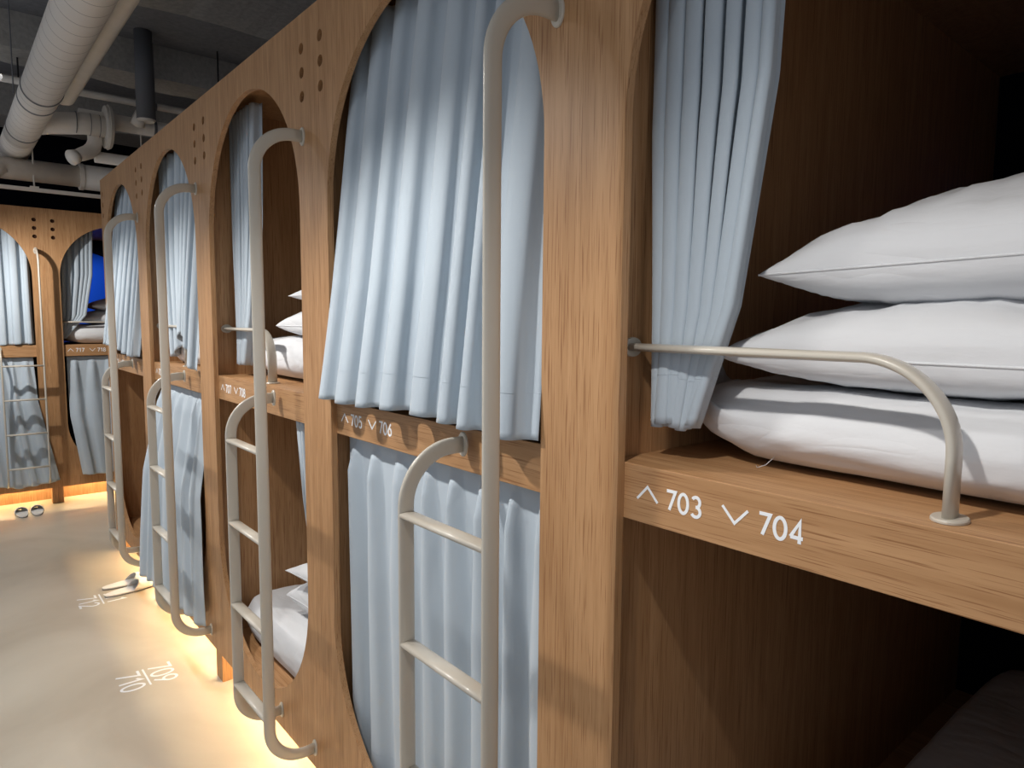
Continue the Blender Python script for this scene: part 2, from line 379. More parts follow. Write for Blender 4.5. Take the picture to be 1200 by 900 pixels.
# ------------------------------------------------------------ ladders
LX, SX_, LY = HW-0.065, HW-0.352, -0.150
def rail_path(x, zt, zb, r=0.118):
    pts = [(x, 0.0, zt), (x, LY+r, zt)]
    pts = [Vector(q) for q in pts][:1] + arc((x, LY+r, zt-r), (0, 0, 1), (0, -1, 0), r, 0, pi/2, 14)
    pts += [Vector((x, LY, zt-r-(zt-zb-2*r)*i/6)) for i in range(1, 6)]
    pts += arc((x, LY+r, zb+r), (0, -1, 0), (0, 0, -1), r, 0, pi/2, 14) + [Vector((x, 0.0, zb))]
    return pts
def flange(bm, x, z):
    n = 28; rings = []
    for y, s in ((0.0, 1.0), (-0.003, 1.0), (-0.005, 0.93)):
        rings.append([bm.verts.new((x+0.017*s*cos(2*pi*i/n), y, z+0.028*s*sin(2*pi*i/n))) for i in range(n)])
    for a, b in zip(rings, rings[1:]):
        for i in range(n): bm.faces.new((a[i], a[(i+1) % n], b[(i+1) % n], b[i]))
    bm.faces.new(rings[0]); bm.faces.new(rings[-1][::-1])
def make_ladder():
    r = empty('bunk_ladder')
    for nm, x, zt in (('long_rail', LX, 2.186), ('short_rail', SX_, 1.357)):
        bm = bmesh.new(); sweep(bm, rail_path(x, zt, 0.213), (1, 0, 0), 0.0185, 0.0075, 22, 2.6)
        q = mesh_obj(nm, bm, METAL, r, True)
        for z in (zt, 0.213):
            bm = bmesh.new(); flange(bm, x, z)
            f = mesh_obj('flange', bm, METAL, q, False)
    # the short rail's top flange sits on the recessed shelf
    for z in (1.224, 0.942, 0.655, 0.368):
        bm = bmesh.new()
        sweep(bm, [(SX_+0.003, LY, z), (LX-0.003, LY, z)], (0, 1, 0), 0.0075, 0.0185, 20, 2.6)
        mesh_obj('rung', bm, METAL, r, True)
    return r
lad = make_ladder()
for i, (pk, lab) in enumerate([('705', 'nearest beige metal ladder, in front of the closed curtains of 705 and 706'),
                               ('707', 'beige metal ladder in front of bunk 707 with bedding seen behind it'),
                               ('709', 'beige metal ladder in front of bunk 709 and the draped lower curtain'),
                               ('711', 'farthest beige metal ladder of the long row, at bunk 711'),
                               ('715', 'thin beige ladder on the far wall of bunks, left edge of the photo')]):
    o = lad if i == 0 else copy_tree(lad)
    place(o, pk); tag(o, lab, 'ladder', 'metal bunk ladders')

# ------------------------------------------------------------ guard rails
def make_guard():
    r = empty('guard_rail')
    x1 = 0.022; rr = 0.115; zt = 1.587; y = 0.067
    pts = [Vector((-IN, y, zt)), Vector((-0.3, y, zt))] + arc((x1-rr, y, zt-rr), (0, 0, 1), (1, 0, 0), rr, 0, pi/2, 16) + [Vector((x1, y, S1+0.002))]
    bm = bmesh.new(); sweep(bm, pts, (0, 1, 0), 0.0072, 0.0175, 22, 2.6); mesh_obj('rail', bm, METAL, r, True)
    bm = bmesh.new(); n = 28; A = [[bm.verts.new((x1+0.021*s*cos(2*pi*i/n), y+0.027*s*sin(2*pi*i/n), z)) for i in range(n)] for z, s in ((S1+0.0005, 1), (S1+0.003, 1), (S1+0.005, 0.94))]
    for a, b in zip(A, A[1:]):
        for i in range(n): bm.faces.new((a[i], a[(i+1) % n], b[(i+1) % n], b[i]))
    bm.faces.new(A[0]); bm.faces.new(A[-1][::-1]); mesh_obj('flange', bm, METAL, r)
    bm = bmesh.new(); A = [[bm.verts.new((x, y+0.024*s*cos(2*pi*i/n), zt+0.018*s*sin(2*pi*i/n))) for i in range(n)] for x, s in ((-IN+0.0005, 1), (-IN+0.004, 0.95))]
    for i in range(n): bm.faces.new((A[0][i], A[0][(i+1) % n], A[1][(i+1) % n], A[1][i]))
    bm.faces.new(A[0]); bm.faces.new(A[-1][::-1]); mesh_obj('flange', bm, METAL, r)
    return r
gd = make_guard()
for i, (pk, lab) in enumerate([('703', 'large beige guard rail in front of the near pillow stack above number 703'),
                               ('707', 'beige guard rail on the shelf of bunk 707'),
                               ('709', 'beige guard rail on the shelf of bunk 709, below the swept-up curtain'),
                               ('711', 'beige guard rail behind the curtain of bunk 711'),
                               ('717', 'beige guard rail across the upper berth marked 717')]):
    o = gd if i == 0 else copy_tree(gd)
    place(o, pk); tag(o, lab, 'guard rail', 'guard rails of the upper berths')

# ------------------------------------------------------------ curtains
def lerp(a, b, t): return a+(b-a)*t
def interp(tab, v):
    if v <= tab[0][0]: return tab[0][1]
    for (v0, a), (v1, b) in zip(tab, tab[1:]):
        if v <= v1:
            t = (v-v0)/(v1-v0); return a+(b-a)*t
    return tab[-1][1]
def curtain(pod, label, left, right, depth, ztop, hem, folds, amp, seed, group, pinch=False, amp_tab=None, hem_u=None, depth_u=None, over=0.35, header=True, sweep_fn=None, nu=None, nv=70):
    """left/right/depth: tables over v (0 top .. 1 hem); hem_u(u) -> hem height; fold positions are jittered"""
    rnd = random.Random(seed)
    nu = nu or int(folds*18)
    ks = [0.0]
    for i in range(folds): ks.append(ks[-1]+rnd.uniform(0.55, 1.5))
    ks = [k/ks[-1] for k in ks]
    ah = [rnd.uniform(0.7, 1.15) for _ in range(folds+1)]
    bm = bmesh.new(); grid = []
    for j in range(nv+1):
        v = j/nv; row = []
        for i in range(nu+1):
            u = i/nu
            # fold phase
            q = 0
            while q < folds-1 and u > ks[q+1]: q += 1
            t = (u-ks[q])/(ks[q+1]-ks[q]); A = lerp(ah[q], ah[q+1], t)
            drift = 0.05*sin(v*2.2+seed+q*1.7)*v
            tt = min(max(t+drift*sin(pi*t), 0), 1)
            a = amp*(interp(amp_tab, v) if amp_tab else 1.0)*A
            if pinch:
                # pinch pleats: narrow proud pleats at the top that open out downwards
                wd = lerp(0.13, 0.50, min(v*2.6, 1)**0.6); d = abs(tt-0.5)
                pr = cos(pi*0.5*min(d/wd, 1))**1.3
                k0 = 0.25+0.75*min(v/0.10, 1) if v > 0.035 else 0.10
                yo = -a*(pr*k0*1.35-0.35); xo = 0
                if v > .3: xo = a*over*0.6*sin(4*pi*tt)*min((v-.3)*2, 1)
            else:
                s = cos(2*pi*tt); yo = a*(math.copysign(abs(s)**0.72, s)); xo = a*over*sin(4*pi*tt)
            x = lerp(interp(left, v), interp(right, v), u) + xo
            y = interp(depth, v) + yo*(1 if depth_u is None else 1) + (depth_u(u, v) if depth_u else 0)
            hz = hem_u(u) if hem_u else hem
            z = lerp(ztop, hz, v) + 0.006*sin(u*9+seed)*v
            x += 0.004*fbm(u*3, v*1.2, seed*1.3)*v; y += 0.007*fbm(u*6+7, v*0.8, seed*0.7)*(0.3+v)
            if sweep_fn: x, y, z = sweep_fn(u, v, x, y, z)
            row.append(bm.verts.new((x, y, z)))
        grid.append(row)
    for a, b in zip(grid, grid[1:]):
        for i in range(nu): bm.faces.new((a[i], a[i+1], b[i+1], b[i]))
    # stitched hem: a second ply over the last 9 cm
    r = empty('curtain')
    o = mesh_obj('curtain_cloth', bm, CURTAIN, r, True)
    sm = o.modifiers.new('thick', 'SOLIDIFY'); sm.thickness = 0.0016; sm.offset = 0
    L0 = ztop-(hem if hem else 1.38); k = max(1, int(round(nv*0.085/L0))); jj = nv-k
    bm = bmesh.new()
    # stitch line as a thin raised thread
    me = o.data; pts = [me.vertices[jj*(nu+1)+i].co.copy() for i in range(nu+1)]
    rows = []
    for c in pts:
        rows.append([bm.verts.new(c+Vector((0, -0.0013, 0.0008))), bm.verts.new(c+Vector((0, -0.0019, 0))), bm.verts.new(c+Vector((0, -0.0013, -0.0008)))])
    for a, b in zip(rows, rows[1:]):
        for q in range(2): bm.faces.new((a[q], a[q+1], b[q+1], b[q]))
    mesh_obj('hem_stitching', bm, CURTAIN, o, True)
    place(r, pod); tag(r, label, 'curtain', group)
    return r
G_UP = 'curtains of the upper berths'; G_LO = 'curtains of the lower berths'
# closed upper curtain 705, hanging out over the shelf edge
curtain('705', 'wide pale blue curtain drawn across upper berth 705, hem over the shelf edge',
        [(0, -0.44), (.7, -0.448), (1, -0.476)], [(0, 0.452), (.7, 0.456), (1, 0.466)], [(0, 0.085), (1, -0.030)],
        2.47, 1.405, 8, 0.022, 3, G_UP, amp_tab=[(0, .7), (.3, .8), (1, 1)])
curtain('706' if False else '705', 'closed lower curtain with pinch pleats under the numbers 705 and 706',
        [(0, -0.47), (1, -0.46)], [(0, 0.475), (1, 0.475)], [(0, 0.055), (1, 0.060)], 1.286, 0.262, 8, 0.026, 11, G_LO, pinch=True)
# bunched curtain of 703
def bunch(pod, label, grp, seed, x0=-0.485, wt=0.235, wb=0.072, ztop=2.47, hem=1.45, y0=0.115, folds=7, amp=0.026, bot=-0.452, side=1):
    l = [(0, x0), (.5, x0+0.005), (1, bot)]; r_ = [(0, x0+wt), (.45, x0+wt*0.93), (.8, x0+wt*0.72), (1, bot+wb)]
    if side < 0: l, r_ = [(v, -x) for v, x in r_], [(v, -x) for v, x in l]
    return curtain(pod, label, l, r_, [(0, y0), (.7, y0-0.005), (1, y0-0.01)], ztop, hem, folds, amp, seed, grp, over=0.5, amp_tab=[(0, .8), (1, .8)], nu=folds*20)
bunch('703', 'pale blue curtain bunched at the left of upper berth 703, beside the pillows', G_UP, 5)
bunch('707', 'pale blue curtain bunched at the far side of upper berth 707', G_UP, 8, wt=0.30, wb=0.11, hem=1.44)
bunch('717', 'greyish curtain gathered aside in the far upper berth 717', G_UP, 13, wt=0.30, wb=0.05, hem=1.44, bot=-0.485)
curtain('707', 'narrow strip of pale curtain at the near side of lower berth 708', [(0, 0.25), (.28, 0.30), (.7, 0.425), (1, 0.44)], [(0, 0.485), (1, 0.485)], [(0, 0.07), (1, 0.07)], 1.286, 0.30, 5, 0.022, 15, G_LO, over=0.5)
def flare704(u, v, x, y, z): return x, y, z
curtain('703', 'bright strip of curtain at the right edge of the photo in open berth 704',
        [(0, 0.2), (.2, 0.11), (.4, 0.05), (1, 0.03)], [(0, 0.47), (1, 0.45)], [(0, 0.07), (1, 0.05)], 1.286, 0.30, 4, 0.02, 21, G_LO, pinch=True)
# 709 upper: closed, near corner swept up
curtain('709', 'curtain across upper berth 709 with its lower corner swept up above the guard rail',
        [(0, -0.44), (.6, -0.45), (1, -0.40)], [(0, 0.45), (1, 0.452)], [(0, 0.085), (1, -0.030)], 2.47, 1.38, 8, 0.022, 31, G_UP,
        depth_u=lambda u, v: 0.13*(1-u)**0.8*v,
        hem_u=lambda u: interp([(0, 1.42), (.22, 1.43), (.42, 1.55), (.62, 1.57), (.84, 1.45), (.9, 1.40), (1, 1.39)], u))
# 710 lower: hangs outside
curtain('709', 'long pale curtain of lower berth 710 draped outside down over the bottom panel',
        [(0, -0.44), (.3, -0.45), (.5, -0.455), (1, -0.435)], [(0, 0.452), (.4, 0.455), (1, 0.51)], [(0, 0.05), (.1, 0.03), (.45, -0.025), (1, -0.034)], 1.286, 0.235, 7, 0.020, 37, G_LO,
        depth_u=lambda u, v: -0.068*(1-u)*v, pinch=True)
curtain('711', 'curtain across upper berth 711, farthest upper curtain of the long row',
        [(0, -0.44), (1, -0.45)], [(0, 0.45), (1, 0.452)], [(0, 0.085), (1, -0.030)], 2.47, 1.40, 8, 0.022, 41, G_UP,
        hem_u=lambda u: interp([(0, 1.46), (.45, 1.45), (.6, 1.415), (1, 1.41)], u))
curtain('715', 'closed upper curtain in the far wall at the left edge of the photo',
        [(0, -0.44), (1, -0.45)], [(0, 0.45), (1, 0.455)], [(0, 0.075), (1, 0.03)], 2.47, 1.393, 9, 0.024, 43, G_UP)
curtain('715', 'lower curtain behind the far thin ladder, hem kicked up near the floor glow',
        [(0, -0.44), (1, -0.47)], [(0, 0.44), (.35, 0.452), (1, 0.575)], [(0, 0.05), (.12, 0.03), (.35, -0.03), (1, -0.055)], 1.286, 0.20, 8, 0.024, 47, G_LO, pinch=True,
        hem_u=lambda u: interp([(0, .2), (.55, .22), (.72, .185), (1, .22)], u))
curtain('717', 'lower curtain with pinch pleats under the numbers 717 and 718',
        [(0, -0.44), (.5, -0.44), (1, -0.375)], [(0, 0.45), (1, 0.45)], [(0, 0.05), (.3, 0.035), (.6, -0.02), (1, -0.045)], 1.286, 0.235, 7, 0.022, 53, G_LO, pinch=True)

# ------------------------------------------------------------ bedding
def pillow_mesh(hl, hw, t, seed, wrinkle=0.006, droop=0.0, nx=56, ny=40, ex=0.42):
    """two stitched sheets; corners stay thin and slightly pulled out"""
    bm = bmesh.new(); top = []; bot = []
    for j in range(ny+1):
        v = -1+2*j/ny; rt_, rb_ = [], []
        for i in range(nx+1):
            u = -1+2*i/nx
            # denser towards the edges
            uu = sin(u*pi/2); vv = sin(v*pi/2)
            th = t*max((1-uu**2)*(1-vv**2), 0)**ex * (1-0.25*(abs(uu)**6)) 
            x = hl*uu*(1-0.055*(1-vv**2)); y = hw*vv*(1-0.07*(1-uu**2))
            nz = fbm(x*7, y*7, seed)*1.0 + 0.5*fbm(x*20, y*5, seed+9)
            edge = (1-abs(uu)**8)*(1-abs(vv)**8)
            # radial creases from the corners
            cr_ = sin(math.atan2(abs(y)-hw*0.9, abs(x)-hl*0.9)*14+seed)*0.5*(abs(uu)*abs(vv))**1.5
            w_ = wrinkle*(nz+cr_)*edge
            zc = -droop*(abs(uu)**2.5)
            rt_.append((x, y, zc+th*1.15+w_)); rb_.append((x, y, zc-th*0.8-w_*0.5))
        top.append(rt_); bot.append(rb_)
    tv = [[bm.verts.new(c) for c in row] for row in top]
    bv = [[(tv[j][i] if j in (0, ny) or i in (0, nx) else bm.verts.new(bot[j][i])) for i in range(nx+1)] for j in range(ny+1)]
    for G, fl in ((tv, False), (bv, True)):
        for j in range(ny):
            for i in range(nx):
                q = (G[j][i], G[j][i+1], G[j+1][i+1], G[j+1][i])
                bm.faces.new(q[::-1] if fl else q)
    return bm
def duvet_mesh(hx, hy, hz, seed, ex=3.2, ez=2.3, wr=0.007, lift=0.05):
    """folded duvet: rounded slab, fold lines along the front, ends lift off the shelf"""
    bm = bmesh.new(); bmesh.ops.create_cube(bm, size=2)
    bmesh.ops.subdivide_edges(bm, edges=bm.edges, cuts=26, use_grid_fill=True)
    for v in bm.verts:
        x, y, z = v.co
        # cube to rounded slab
        m = max(abs(x), abs(y), abs(z)); s = (abs(x)**ex+abs(y)**ex+abs(z)**ez)**(1/ex)
        k = 1/max(s, 1e-6)
        x, y, z = x*k, y*k, math.copysign(abs(z*k)**0.9, z)
        X, Y, Z = x*hx, y*hy, z*hz
        Z += lift*max(0, abs(x)-0.62)**1.6*1.6*(1 if z < 0.3 else 0.25)
        if z > 0: Z -= 0.012*max(0, 1-abs(y+0.25)*6)
        nrm = Vector((x, y, z)).normalized()
        d = wr*(fbm(X*6, Y*6, Z*6+seed)+0.6*fbm(X*3+3, Y*18, Z*18+seed))
        if z < -0.6: d *= 0.2
        v.co = Vector((X, Y, max(Z, -hz)))+nrm*d
    return bm
def piping_line(bm_src): pass
def put(name, bm, pod, loc, rz, label, cat, group, rx=0.0, ry=0.0):
    q = pods[pod]
    o = mesh_obj(name, bm, LINEN, None, True)
    o.matrix_world = Matrix.Translation(q.location) @ Matrix.Rotation(q.rotation_euler.z, 4, 'Z') @ Matrix.Translation(loc) @ Matrix.Rotation(rz, 4, 'Z') @ Matrix.Rotation(ry, 4, 'Y') @ Matrix.Rotation(rx, 4, 'X')
    if name == 'pillow':
        me = o.data; xs = [v.co for v in me.vertices]; ymin = min(c.y for c in xs)
        row = sorted([v.co.copy() for v in me.vertices[:57]], key=lambda c: c.x)
        b2 = bmesh.new(); tube(b2, row, 0.0022, 6); mesh_obj('seam', b2, LINEN, o, True)
    return tag(o, label, cat, group)
G_P = 'white pillows on the berths'; G_D = 'folded white duvets on the berths'
# 703
put('folded_duvet', duvet_mesh(0.50, 0.37, 0.066, 2, ex=4.2, wr=0.010, lift=0.24), '703', (0.0, 0.495, S1+0.067), 0.0, 'large folded white duvet under the two near pillows in berth 703', 'duvet', G_D)
put('pillow', pillow_mesh(0.395, 0.30, 0.086, 4, 0.013, ex=0.30), '703', (0.03, 0.445, S1+0.203), 0.0, 'lower of the two big near white pillows, lying on the folded duvet', 'pillow', G_P, rx=radians(3))
put('pillow', pillow_mesh(0.37, 0.27, 0.110, 9, 0.014, ex=0.40), '703', (0.045, 0.46, S1+0.350), 0.03, 'topmost of the two big near white pillows in berth 703', 'pillow', G_P, rx=radians(3), ry=radians(-2))
# loose thread at the shelf
bm = bmesh.new(); tube(bm, [(-0.30, 0.17, S1+0.001), (-0.29, 0.155, S1+0.001), (-0.275, 0.155, S1+0.008), (-0.265, 0.165, S1+0.022), (-0.262, 0.17, S1+0.035)], 0.0006, 6)
th_ = mesh_obj('loose_thread', bm, LINEN, None, True); place(th_, '703'); tag(th_, 'thin white loose thread hanging from the near duvet onto the shelf', 'thread')
# 704: flat mattress with duvet deep inside
bm = bmesh.new(); bmesh.ops.create_cube(bm, size=2); bmesh.ops.subdivide_edges(bm, edges=bm.edges, cuts=24, use_grid_fill=True)
for v in bm.verts:
    x, y, z = v.co; s = (abs(x)**8+abs(y)**8+abs(z)**4)**(1/8); x, y, z = x/s, y/s, z/s
    v.co = (x*0.42, y*0.85, z*0.11+0.008*fbm(x*2, y*4, 3.0)*(1 if z > 0 else 0))
put('mattress', bm, '703', (0.07, 1.14, DECK+0.112), 0, 'mattress in the dark open berth below the numbers 703 and 704', 'mattress', 'mattresses')
# 707 upper
put('folded_duvet', duvet_mesh(0.49, 0.36, 0.085, 6, ex=4.2, lift=0.16), '707', (0.02, 0.48, S1+0.087), 0.0, 'folded white duvet on the upper shelf of bunk 707 behind the ladder', 'duvet', G_D)
put('pillow', pillow_mesh(0.30, 0.26, 0.080, 14, 0.008, ex=.33), '707', (0.13, 0.42, S1+0.215), 0.0, 'rounded white pillow on the duvet of upper berth 707, under a thinner one', 'pillow', G_P)
put('pillow', pillow_mesh(0.24, 0.24, 0.065, 19, 0.005), '707', (0.22, 0.40, S1+0.33), 0.05, 'topmost white pillow with a pointed corner in upper berth 707', 'pillow', G_P)
# 708 lower
put('folded_duvet', duvet_mesh(0.47, 0.40, 0.088, 16, ex=8, lift=0.02), '707', (0.0, 0.47, DECK+0.090), 0.0, 'folded white duvet in lower berth 708 seen through the round opening', 'duvet', G_D)
put('pillow', pillow_mesh(0.30, 0.26, 0.095, 24, 0.010, ex=.33), '707', (0.17, 0.42, DECK+0.26), 0.0, 'puffy white pillow on the duvet in lower berth 708', 'pillow', G_P)
put('pillow', pillow_mesh(0.27, 0.25, 0.055, 29, 0.006), '707', (0.18, 0.40, DECK+0.385), 0.05, 'upper thin white pillow with a pointed corner in lower berth 708', 'pillow', G_P)
# 709 upper
put('folded_duvet', duvet_mesh(0.488, 0.385, 0.085, 26, ex=8, lift=0.06), '709', (0.0, 0.475, S1+0.087), 0.0, 'folded white duvet glimpsed under the swept-up curtain of berth 709', 'duvet', G_D)
put('folded_duvet', duvet_mesh(0.485, 0.38, 0.075, 33, ex=4.5, lift=0.10), '711', (0.0, 0.49, S1+0.077), 0.0, 'folded white duvet glimpsed behind the hem of the curtain of berth 711', 'duvet', G_D)
# 717 upper
put('folded_duvet', duvet_mesh(0.485, 0.38, 0.085, 36, ex=4.5, lift=0.12), '717', (0.0, 0.46, S1+0.087), 0.0, 'folded duvet at the bottom of the stack in the far berth 717', 'duvet', G_D)
put('pillow', pillow_mesh(0.36, 0.26, 0.085, 44, 0.005), '717', (0.06, 0.46, S1+0.225), 0.0, 'middle pillow of the stack in the far berth 717', 'pillow', G_P)
put('pillow', pillow_mesh(0.30, 0.24, 0.075, 49, 0.005), '717', (0.10, 0.46, S1+0.345), 0.0, 'topmost small pillow of the stack in the far berth 717, against the blue', 'pillow', G_P)

# ------------------------------------------------------------ unseen lamp added to light the blue panel of 717
rl = empty('panel_fill_light', label='small unseen lamp added inside the far berth 717, lighting the blue panel', cat='lamp')
place(rl, '717')
bm = bmesh.new(); cyl(bm, (-IN+0.001, 1.2, 2.2), (-IN+0.02, 1.2, 2.2), 0.03); mesh_obj('wall_plate', bm, METAL, rl)
bm = bmesh.new(); cyl(bm, (-IN+0.02, 1.2, 2.2), (-IN+0.06, 1.24, 2.2), 0.012); cyl(bm, (-IN+0.05, 1.22, 2.2), (-IN+0.09, 1.29, 2.19), 0.022, 24, 0.028)
mesh_obj('lamp_head', bm, METAL, rl)
ld = bpy.data.lights.new('panel_fill_bulb', 'SPOT'); ld.energy = PANEL_FILL_W; ld.spot_size = radians(75); ld.spot_blend = 0.8; ld.shadow_soft_size = 0.02; ld.color = (0.8, 0.9, 1.0)
lo = link(bpy.data.objects.new('bulb', ld), rl); lo.location = (-IN+0.1, 1.31, 2.19)
lo.rotation_euler = Vector((0.55, 0.70, -0.35)).to_track_quat('-Z', 'Y').to_euler()

# ------------------------------------------------------------ corridor spotlights
def spotlight(loc, target, power, label, size=86, blend=0.9, col=(1.0, 0.965, 0.92)):
    loc = Vector(loc); d = (Vector(target)-loc).normalized()
    r = empty('track_spotlight', loc, label=label, cat='spotlight', group='corridor spotlights')
    bm = bmesh.new(); cyl(bm, -d*0.12, d*0.0, 0.038, 28); cyl(bm, -d*0.0, d*0.012, 0.038, 28, 0.042, caps=False)
    mesh_obj('lamp_housing', bm, BLACKM, r)
    bm = bmesh.new(); cyl(bm, -d*0.06, (0, 0, 0.16), 0.008, 12)
    mesh_obj('hanging_stem', bm, BLACKM, r)
    bm = bmesh.new(); cyl(bm, d*0.001, d*0.003, 0.033, 24); mesh_obj('lens', bm, LENS, r)
    ld = bpy.data.lights.new('spot', 'SPOT'); ld.energy = power; ld.spot_size = radians(size); ld.spot_blend = blend; ld.shadow_soft_size = 0.028; ld.color = col
    o = link(bpy.data.objects.new('bulb', ld), r); o.location = d*0.02
    o.rotation_euler = d.to_track_quat('-Z', 'Y').to_euler()
    return r
names_ = ['black spotlight nearest the camera, over bunk 703', 'black spotlight over bunk 705', 'black spotlight glaring at the left edge of the photo, over bunk 707',
          'black spotlight over bunk 709', 'black spotlight over bunk 711', 'black spotlight aimed at the far wall of bunks']
for i, y in enumerate(SPOT_Y):
    if i < 5: spotlight((SPOT_X, y, SPOT_Z), (0.02, y-0.38, 0.75), SPOT_W*SPOT_K[i], names_[i], size=104, blend=1.0)
    else: spotlight((-0.87, y, SPOT_Z), (0.10, 7.0, 0.95), SPOT_W*SPOT_K[i], names_[i], size=120)
tr = empty('light_track', (SPOT_X, 0, SPOT_Z+0.16), label='black lighting track over the corridor that carries the spotlights', cat='track')
bm = bmesh.new(); box(bm, -0.018, 0.018, -0.5, 6.6, 0, 0.03); mesh_obj('track_bar', bm, BLACKM, tr)
for y in (0.0, 2.2, 4.4, 6.5):
    bm = bmesh.new(); cyl(bm, (0, y, 0.03), (0, y, 3.75-SPOT_Z-0.16), 0.004, 8); mesh_obj('hanger_wire', bm, BLACKM, tr)

# ------------------------------------------------------------ ducts and pipes
r = empty('ventilation_duct', (-0.313, 0, 3.029), label='large off-white round duct running along the corridor ceiling with ring joints', cat='duct')
bm = bmesh.new()
for a, b in ((-1.0, 5.15), (5.15, 6.55), (6.55, 7.15)): cyl(bm, (0, a, 0), (0, b-0.004, 0), 0.110, 48)
mesh_obj('duct_tube', bm, DUCT_RING, r, False)
for o in r.children:
    for p_ in o.data.polygons: p_.use_smooth = len(p_.vertices) == 4
bm = bmesh.new()
for y in (5.15, 6.3): cyl(bm, (0, y-0.006, 0), (0, y+0.006, 0), 0.1145, 48)
mesh_obj('joint_collar', bm, GREYM, r)
bm = bmesh.new()
tube(bm, [(0, 7.10, 0.0), (0, 7.16, 0), (0.0, 7.21, -0.01), (-0.02, 7.25, -0.03), (-0.06, 7.27, -0.05), (-0.14, 7.27, -0.06)], [0.114, 0.114, 0.11, 0.105, 0.1, 0.1], 36); mesh_obj('end_elbow', bm, DUCT, r, True)
for y in (0.8, 3.0, 5.4):
    bm = bmesh.new(); cyl(bm, (-0.125, y, 0), (-0.125, y, 3.75-3.029), 0.004, 8); cyl(bm, (0.125, y, 0), (0.125, y, 3.75-3.029), 0.004, 8)
    cyl(bm, (0, y-0.012, 0), (0, y+0.012, 0), 0.113, 40)
    mesh_obj('hanger', bm, GREYM, r)

r = empty('air_pipe', (-0.137, 0, 3.10), label='thinner plain off-white pipe running beside the large ceiling duct', cat='pipe')
bm = bmesh.new(); tube(bm, [(0, -1.0, 0), (0, 2, 0), (0, 5.55, 0), (0, 5.68, 0.03), (0, 5.76, 0.12), (0, 5.78, 0.25), (0, 5.78, 0.64)], 0.050, 32); mesh_obj('pipe_tube', bm, PIPE, r, True)

r = empty('branch_duct', (0, 6.0, 3.055), label='short off-white branch duct with a round flange leaving the large duct', cat='duct')
bm = bmesh.new(); tube(bm, [(-0.25, 0.18, -0.015), (-0.17, 0.10, -0.01), (-0.08, 0.03, -0.01), (0.02, 0, 0), (0.16, 0, 0)], 0.078, 36); mesh_obj('branch_tube', bm, DUCT, r, True)
bm = bmesh.new()
for q in (-0.03, 0.06, 0.12): cyl(bm, (q, 0, 0), (q+0.004, 0, 0), 0.0795, 36)
mesh_obj('ring_seam', bm, GREYM, r)
bm = bmesh.new(); cyl(bm, (0.155, 0, 0), (0.175, 0, 0), 0.155, 48); cyl(bm, (0.175, 0, 0), (0.20, 0, 0), 0.165, 48, 0.15); mesh_obj('flange', bm, PIPE, r, False, bevel=0.003)
r = empty('drop_elbow', (0.08, 6.05, 2.9), label='off-white elbow pipe dropping below the branch duct', cat='pipe')
bm = bmesh.new(); tube(bm, [(0.02, 0.0, 0.14), (0.02, 0, 0.05), (0.005, 0, 0.0), (-0.03, -0.02, -0.04), (-0.08, -0.05, -0.07), (-0.13, -0.08, -0.10)], [0.05, 0.05, 0.052, 0.052, 0.048, 0.040], 30); mesh_obj('pipe_tube', bm, PIPE, r, True)
bm = bmesh.new(); cyl(bm, (-0.115, -0.07, -0.092), (-0.15, -0.09, -0.112), 0.048, 30, 0.056); mesh_obj('outlet_cone', bm, PIPE, r, True)

r = empty('cross_duct', (0, 7.0, 2.838), label='wide off-white duct crossing the far end of the corridor ceiling', cat='duct')
bm = bmesh.new(); cyl(bm, (-1.6, 0, 0), (0.14, 0, 0), 0.088, 40); cyl(bm, (0.14, 0, 0), (2.6, 0, 0), 0.105, 40); mesh_obj('duct_tube', bm, DUCT, r, True)
bm = bmesh.new(); cyl(bm, (0.12, 0, 0), (0.15, 0, 0), 0.112, 40); mesh_obj('joint_collar', bm, PIPE, r)
bm = bmesh.new(); tube(bm, [(-0.42, -0.05, 0.02), (-0.5, -0.05, -0.03), (-0.55, -0.05, -0.13), (-0.55, -0.05, -0.3)], 0.08, 30); mesh_obj('down_elbow', bm, DUCT, r, True)
for k_, (y, z, rr, x0, lab) in enumerate([(6.0, 3.272, 0.024, -2.0, 'slim off-white pipe crossing the ceiling above the branch duct'),
                           (6.05, 3.113, 0.060, 0.0, 'thick off-white pipe crossing behind the dark hanging pipe'),
                           (6.1, 2.845, 0.042, 0.1, 'low off-white pipe crossing toward the far end of the long row')]):
    r = tag(empty('ceiling_pipe', (0, y, z)), lab, 'pipe')
    bm = bmesh.new(); cyl(bm, (x0, 0, 0), (3.4, 0, 0), rr, 28); mesh_obj('pipe_tube', bm, PIPE, r, True)
    bm = bmesh.new()
    for x in (0.5, 1.6, 2.7): cyl(bm, (x, 0, 0), (x+0.02, 0, 0), rr+0.004, 24); cyl(bm, (x+0.01, 0, rr), (x+0.01, 0, 3.75-z), 0.004, 8)
    mesh_obj('pipe_clamp', bm, GREYM, r)
r = empty('vent_stack', (0.40, 5.80, 0), label='dark grey vertical pipe hanging from the ceiling with a white end collar', cat='pipe')
bm = bmesh.new(); cyl(bm, (0, 0, 3.11), (0, 0, 3.75), 0.066, 36, 0.060); mesh_obj('pipe_tube', bm, GREYM, r, True)
bm = bmesh.new(); cyl(bm, (0, 0, 3.095), (0, 0, 3.112), 0.055, 32, 0.066); mesh_obj('end_cap', bm, PIPE, r)
bm = bmesh.new(); tube(bm, [(0.0, 0.05, 3.12), (-0.04, 0.06, 3.125), (-0.075, 0.06, 3.14)], [0.062, 0.064, 0.058], 24); mesh_obj('collar', bm, PIPE, r, True)
r = empty('cable_tray', (0, 6.93, 2.675), label='thin white rail hung just above the far wall of bunks', cat='rail')
